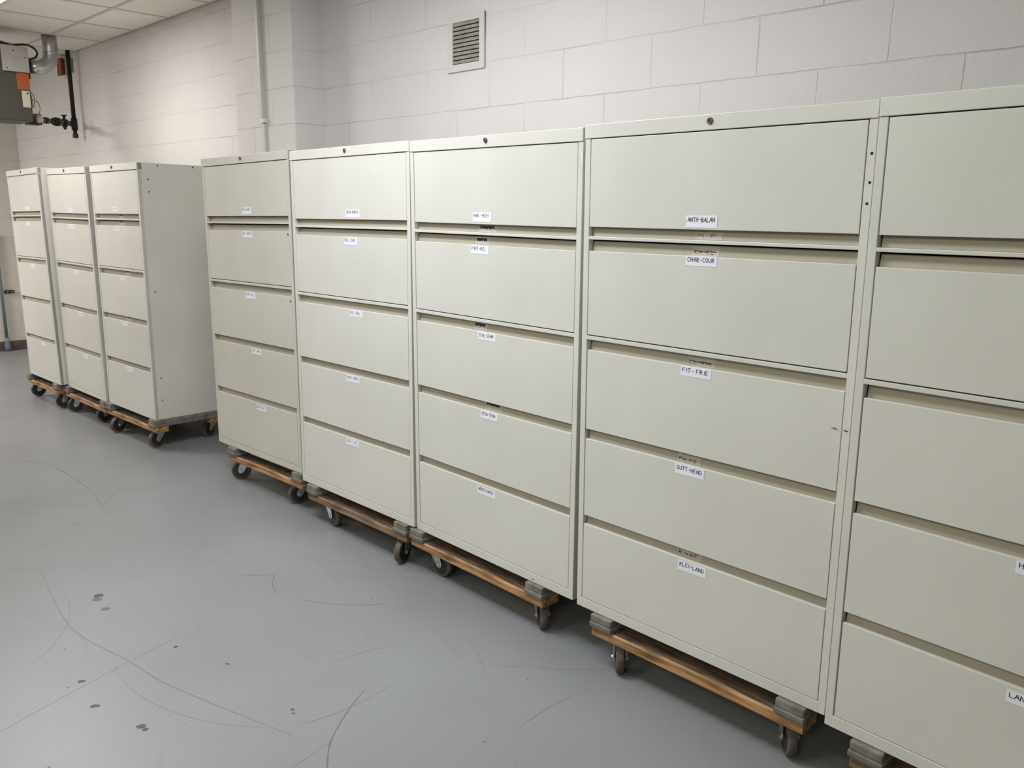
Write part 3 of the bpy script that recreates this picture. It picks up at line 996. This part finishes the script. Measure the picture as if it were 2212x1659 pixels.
def dolly(k):
    global WHEEL
    xa, xb, wk, cast, label = DOL[k]
    cm = cabinet_matrix(*CABS[k]['pose'])
    base = cm @ Vector((xa, 0, 0))
    rz = CABS[k]['pose'][2]
    t = empty('furniture_dolly', Matrix.Translation((base.x, base.y, 0)) @ Matrix.Rotation(rz, 4, 'Z'), label, 'dolly',
              'four-wheeled wooden dollies under the cabinets')
    inv = t.matrix_world.inverted()
    deck = inv @ cm @ Matrix.Translation((xa, 0, -0.0015))
    L = xb - xa
    fy = -0.016
    RL = 0.478
    for side in (0, 1):
        b = MB().use('pad')
        x0 = 0 if side == 0 else L - 0.088
        b.box(x0, x0 + 0.088, fy, fy + RL, -RUN_H * 0.58, 0, 0.004)
        b.box(x0 - 0.003, x0 + 0.091, fy - 0.004, fy + RL + 0.004, -RUN_H, -RUN_H * 0.58, 0.004)
        o = b.build('padded_runner', t, deck)
        o['label'] = 'grey ribbed padding'
    for q, yy in enumerate((fy + 0.006, fy + RL - 0.094)):
        b = rough_rail(L - 0.004, wk, hash((ord(k[0]), int(k[1]), q)) & 0xffff if False else ord(k[0]) * 10 + int(k[1]) * 3 + q)
        b.build('wooden_rail', t, deck @ Matrix.Translation((0.002, yy, -RUN_H - RAIL_H - 0.0003)))
    for (wx, wy, ang, sd) in cast:
        toc = Vector((CAM.x - wx, CAM.y - wy, 0)).normalized()
        wx, wy = wx + 0.012 * toc.x, wy + 0.012 * toc.y
        ax = Matrix.Rotation(math.radians(ang), 3, 'Z') @ toc
        perp = Vector((-ax.y, ax.x, 0))
        right = Vector((-toc.y, toc.x, 0))      # image right, seen from the camera
        if abs(ang) > 65:
            if perp.dot(toc) > 0:
                perp = -perp
        elif perp.dot(right) * sd < 0:
            perp = -perp
        # caster frame: local y = axle, local x = towards the swivel
        fx = perp
        fyv = ax
        if fx.cross(fyv).z < 0:
            fyv = -fyv
        mw = Matrix((fx, fyv, Vector((0, 0, 1)))).transposed().to_4x4()
        mw.translation = Vector((wx, wy, 0))
        ml = inv @ mw
        sx = 0.030
        piv = mw @ Vector((sx, 0, 0))
        lp = (cm.inverted() @ Vector((piv.x, piv.y, ZB)))
        ztop = (cm @ Vector((lp.x, lp.y, -RUN_H - RAIL_H - 0.0012))).z
        c = MB().use('zinc')
        c.box(sx - 0.032, sx + 0.032, -0.030, 0.030, ztop - 0.004, ztop, 0.001)
        c.cyl((sx, 0, ztop - 0.0062), (sx, 0, ztop - 0.0038), 0.024, 0.026, 24)
        c.box(sx - 0.026, sx + 0.024, -0.0235, 0.0235, ztop - 0.0085, ztop - 0.0060, 0.0008)
        cs = c.build('caster', t, ml)
        cs['label'] = 'zinc swivel plate of one caster'
        f = MB().use('zinc')
        for s in (-1, 1):
            y0 = s * 0.0235
            zt = ztop - 0.0070
            f.poly([(sx - 0.026, y0, zt), (sx + 0.024, y0, zt), (sx + 0.018, y0, zt - 0.022), (0.014, y0, WR - 0.010), (0.006, y0, WR - 0.013), (-0.006, y0, WR - 0.013), (-0.013, y0, WR - 0.002), (-0.014, y0, WR + 0.008)], (0, -s * 0.0025, 0))
        f.box(sx - 0.025, sx + 0.023, -0.0232, 0.0232, ztop - 0.0098, ztop - 0.0086, 0.0004)
        f.build('fork', cs)
        ab = MB().use('bolt')
        ab.cyl((0, -0.030, WR), (0, 0.030, WR), 0.0042, seg=14)
        for s in (-1, 1):
            ab.cyl((0, s * 0.0238, WR), (0, s * 0.0295, WR), 0.0072, 0.0066, seg=6, smooth=False)
        ab.build('axle_bolt', cs)
        if WHEEL is None:
            wo = wheel_mesh().build('wheel', cs)
            WHEEL = wo.data
        else:
            wo = link_mesh('wheel', WHEEL, cs)
        wo.location = (0, 0, WR + 0.0003)


for k in DOL:
    dolly(k)

# ------------------------------------------------------------------ louvred wall vent
t = empty('wall_vent', (1.344, YW, 2.226), 'small white framed vent with dusty grey louvers, high on the block wall', 'vent')
VW, VH = 0.259, 0.254
f = MB().use('vent')
ix0, ix1, iz0, iz1 = 0.038, 0.226, 0.034, 0.223
for a, b, c, d in ((0, VW, 0, iz0), (0, VW, iz1, VH), (0, ix0, iz0 - 0.001, iz1 + 0.001), (ix1, VW, iz0 - 0.001, iz1 + 0.001)):
    f.box(a, b, -0.010, 0.0, c, d, 0.0015)
f.build('vent_frame', t)
MB().use('dark').box(ix0 - 0.002, ix1 + 0.002, -0.0035, -0.0005, iz0 - 0.002, iz1 + 0.002).build('vent_backing', t)
n = 10
for i in range(n):
    zc = iz0 + (iz1 - iz0) * (i + 0.5) / n
    lb = MB().use('louver')
    prof = [(-0.0038, 0.0085), (-0.0050, 0.0078), (-0.0092, -0.0048), (-0.0088, -0.0070), (-0.0078, -0.0060), (-0.0042, 0.0066)]
    lb.poly([(ix0 + 0.0005, py, zc + pz) for py, pz in prof], (ix1 - ix0 - 0.001, 0, 0))
    lb.build('louver', t)
# torn caulk line down the vent's right side
ck = MB().use('dark')
ck.ribbon([(VW + 0.002, -0.0008, VH - 0.006), (VW + 0.0025, -0.0008, 0.17), (VW + 0.0015, -0.0008, 0.12), (VW + 0.003, -0.0008, 0.0)], [0.004, 0.0025, 0.0012, 0.0012], (0, -1, 0))
ck.build('caulk_gap', t)

# ------------------------------------------------------------------ raceway on the pilaster
t = empty('cable_raceway', (-0.098, CY, 1.3), 'slim painted cable raceway running down the block pilaster', 'raceway')
MB().use('race').box(-0.015, 0.015, -0.026, 0.0, 2.095 - 1.3, ZC - 1.3 - 0.002, 0.003).build('raceway_channel', t)
MB().use('race').box(-0.010, 0.016, -0.016, 0.0, -0.9, 2.066 - 1.3, 0.003).build('lower_channel', t)
o = MB().use('clip').box(-0.014, 0.030, -0.027, 0.0, 2.068 - 1.3, 2.093 - 1.3, 0.003).build('raceway_clip', t)
o['label'] = 'cream plastic clip'

# ------------------------------------------------------------------ unit heater hung at the far end
HX0, HX1, HY0, HY1, HZ0, HZ1 = -3.30, -2.95, -0.80, 0.040, 2.225, 2.775
t = empty('unit_heater', (HX0, HY0, HZ0), 'dark grey gas unit heater hung below the ceiling at the far left', 'heater')


def off(*p):
    return Vector(p) - Vector((HX0, HY0, HZ0))


b = MB().use('heater')
b.box(0, HX1 - HX0, 0, HY1 - HY0, 0.0, HZ1 - HZ0, 0.008)
b.build('housing', t)
b = MB().use('black')
for yy in (-0.62, -0.12):
    b.cyl(off(-3.12, yy, HZ1), off(-3.12, yy, ZC - 0.0005), 0.008, seg=10)
b.build('hanger_rod', t)
b = MB().use('heater_light')
b.box(HX1 - HX0 + 0.0005, HX1 - HX0 + 0.020, -0.145 - HY0, 0.043 - HY0, 2.590 - HZ0, 2.782 - HZ0, 0.003)
b.use('dark')
for p in ((0.020, 2.70), (-0.115, 2.612), (-0.06, 2.745)):
    b.cyl(off(HX1 + 0.0195, p[0], p[1]), off(HX1 + 0.022, p[0], p[1]), 0.005, seg=10)
b.build('access_plate', t)
o = MB().use('orange').box(HX1 - HX0 + 0.0005, HX1 - HX0 + 0.002, -0.052 - HY0, 0.036 - HY0, 2.463 - HZ0, 2.588 - HZ0).build('warning_sticker', t)
o['label'] = 'plain orange sticker'
b = MB().use('white_plate')
b.box(HX1 - HX0 + 0.0005, HX1 - HX0 + 0.004, -0.026 - HY0, 0.030 - HY0, 2.330 - HZ0, 2.455 - HZ0, 0.001)
b.use('dark')
b.cyl(off(HX1 + 0.0035, 0.014, 2.437), off(HX1 + 0.006, 0.014, 2.437), 0.007, seg=12)
b.build('rating_plate', t)
# flue: collar, elbow, riser
b = MB().use('black')
b.cyl(off(-3.12, HY1, 2.675), off(-3.12, HY1 + 0.045, 2.675), 0.072, 0.070, 28)
b.box(0.10, 0.26, HY1 - HY0, HY1 - HY0 + 0.035, 2.56 - HZ0, 2.62 - HZ0)
b.build('flue_collar', t)
b = MB().use('galv')
pts = [off(-3.12, 0.082, 2.665)]
cy, cz, R = 0.150, 2.665 + 0.115, 0.115
for i in range(0, 5):
    a = i * PI / 8
    pts.append(off(-3.12, cy + R * math.sin(a), cz - R * math.cos(a)))
pts += [off(-3.12, 0.265, 2.85), off(-3.12, 0.265, ZC - 0.001)]
b.tube(pts, 0.056, 28)
for zz in (2.79, 2.845):
    b.cyl(off(-3.12, 0.265, zz - 0.004), off(-3.12, 0.265, zz + 0.004), 0.0585, seg=28)
b.build('flue_pipe', t)
b = MB().use('black')
b.tube([off(-3.08, -0.5, 2.86), off(-3.08, -0.2, 2.835), off(-3.06, -0.02, 2.79), off(-3.04, 0.02, 2.782)], 0.016, 10)
pts = []
for i in range(15):
    a = PI * (0.62 - i / 14 * 1.05)
    pts.append(off(-3.0, 0.045 + 0.085 * math.cos(a), 2.755 + 0.055 * math.sin(a)))
b.tube([off(-3.0, -0.06, 2.79)] + pts, 0.008, 8)
b.build('flexible_cable', t)
# gas valve with its control wires
b = MB().use('black')
b.box(off(-3.2, HY1, 0).x, off(-3.08, HY1, 0).x, HY1 - HY0, HY1 + 0.10 - HY0, 2.215 - HZ0, 2.30 - HZ0, 0.006)
b.use('grey_pl')
b.cyl(off(-3.075, HY1 + 0.075, 2.262), off(-3.13, HY1 + 0.095, 2.262), 0.032, seg=20)
b.build('gas_valve', t)
b = MB().use('wire')
for j, (ry, rz, yy, zz, ph) in enumerate(((0.028, 0.055, 0.065, 2.405, 0), (0.050, 0.065, 0.075, 2.345, 0.6), (0.030, 0.035, 0.085, 2.315, 1.4), (0.055, 0.07, 0.07, 2.33, 2.1))):
    pts = [off(-3.06 + 0.01 * j, yy + ry * math.sin(ph + i * 2 * PI / 16), zz + rz * math.cos(ph + i * 2 * PI / 16)) for i in range(14)]
    b.tube(pts, 0.0028, 6)
b.tube([off(-3.06, 0.055, 2.60), off(-3.05, 0.06, 2.50), off(-3.06, 0.075, 2.40), off(-3.05, 0.06, 2.30)], 0.004, 6)
b.build('control_wire', t)

# ------------------------------------------------------------------ black iron gas line
t = empty('gas_pipe', (-3.70, 0.59, 2.18), 'black iron gas pipe dropping from the ceiling near the wall, with valve and drip leg', 'pipe')


def offp(*p):
    return Vector(p) - Vector((-3.70, 0.59, 2.18))


b = MB().use('black')
b.cyl(offp(-3.70, 0.59, 2.30), offp(-3.70, 0.59, ZC - 0.0005), 0.0185, seg=18)
b.build('drop_pipe', t)
b = MB().use('black')
b.cyl(offp(-3.70, 0.59, 2.245), offp(-3.70, 0.59, 2.345), 0.027, seg=18)
b.cyl(offp(-3.70, 0.59, 2.20), offp(-3.70, 0.59, 2.25), 0.017, seg=16)
b.cyl(offp(-3.70, 0.59, 2.175), offp(-3.70, 0.59, 2.21), 0.025, seg=8, smooth=False)
b.build('tee_and_drip_leg', t)
A, B = Vector((-3.70, 0.59, 2.297)), Vector((-3.155, 0.150, 2.262))
b = MB().use('black')


def on(tt):
    return offp(*(A.lerp(B, tt)))


b.cyl(on(0), on(1), 0.016, seg=14)
for t0, t1, r in ((0.0, 0.09, 0.026), (0.42, 0.50, 0.028), (0.50, 0.58, 0.036), (0.58, 0.64, 0.028), (0.80, 0.90, 0.026), (0.92, 0.99, 0.024)):
    b.cyl(on(t0), on(t1), r, seg=14)
b.build('branch_pipe', t)
b = MB().use('black')
b.cyl(on(0.26), on(0.36), 0.032, seg=16)
p = on(0.31)
b.cyl(p + Vector((0, 0, 0.02)), p + Vector((0, 0, 0.065)), 0.012, seg=12)
b.box(p.x - 0.02, p.x + 0.02, p.y - 0.02, p.y + 0.02, p.z + 0.055, p.z + 0.066, 0.003)
b.cyl(p - Vector((0, 0, 0.02)), p - Vector((0, 0, 0.058)), 0.022, 0.008, seg=12)
b.build('shutoff_cock', t)

# ------------------------------------------------------------------ fire alarm on the far wall
t = empty('fire_alarm', (-3.975, YW, 2.755), 'small red fire alarm horn on the wall behind the gas pipe', 'fire alarm')
MB().use('grey_pl').box(-0.06, 0.17, -0.030, 0.0, 0.0, 0.125, 0.004).build('back_box', t)
o = MB().use('alarm').box(-0.065, 0.045, -0.065, -0.0302, -0.012, 0.135, 0.008).build('alarm_housing', t)
MB().use('chip').box(-0.115, -0.080, -0.055, 0.0, 0.03, 0.105, 0.006).build('strobe_lens', t)

# ------------------------------------------------------------------ end wall fittings
t = empty('wall_conduit', (XE, 0.335, 0.03), 'grey-green conduit standing against the far end wall at the left edge', 'conduit')
MB().use('teal').cyl((0.03, 0, 0.07), (0.03, 0, 1.25), 0.017, seg=16).build('conduit_pipe', t)
MB().use('teal').tube([(0.03, 0, -0.028), (0.03, 0, 0.02), (0.03, 0, 0.075), (0.03, 0, 0.12)], [0.034, 0.032, 0.024, 0.018], 18).build('conduit_boot', t)
t = empty('wall_bracket', (XE, 0.345, 0.63), 'dark bronze bar bracket on the far end wall beside the conduit', 'bracket')
b = MB().use('bracket')
b.box(0.0005, 0.030, 0.022, 0.118, 0.0, 0.034, 0.004)
b.use('chip')
for yy in (0.05, 0.095):
    b.cyl((0.030, yy, 0.017), (0.0315, yy, 0.017), 0.005, seg=10)
b.build('bracket_bar', t)
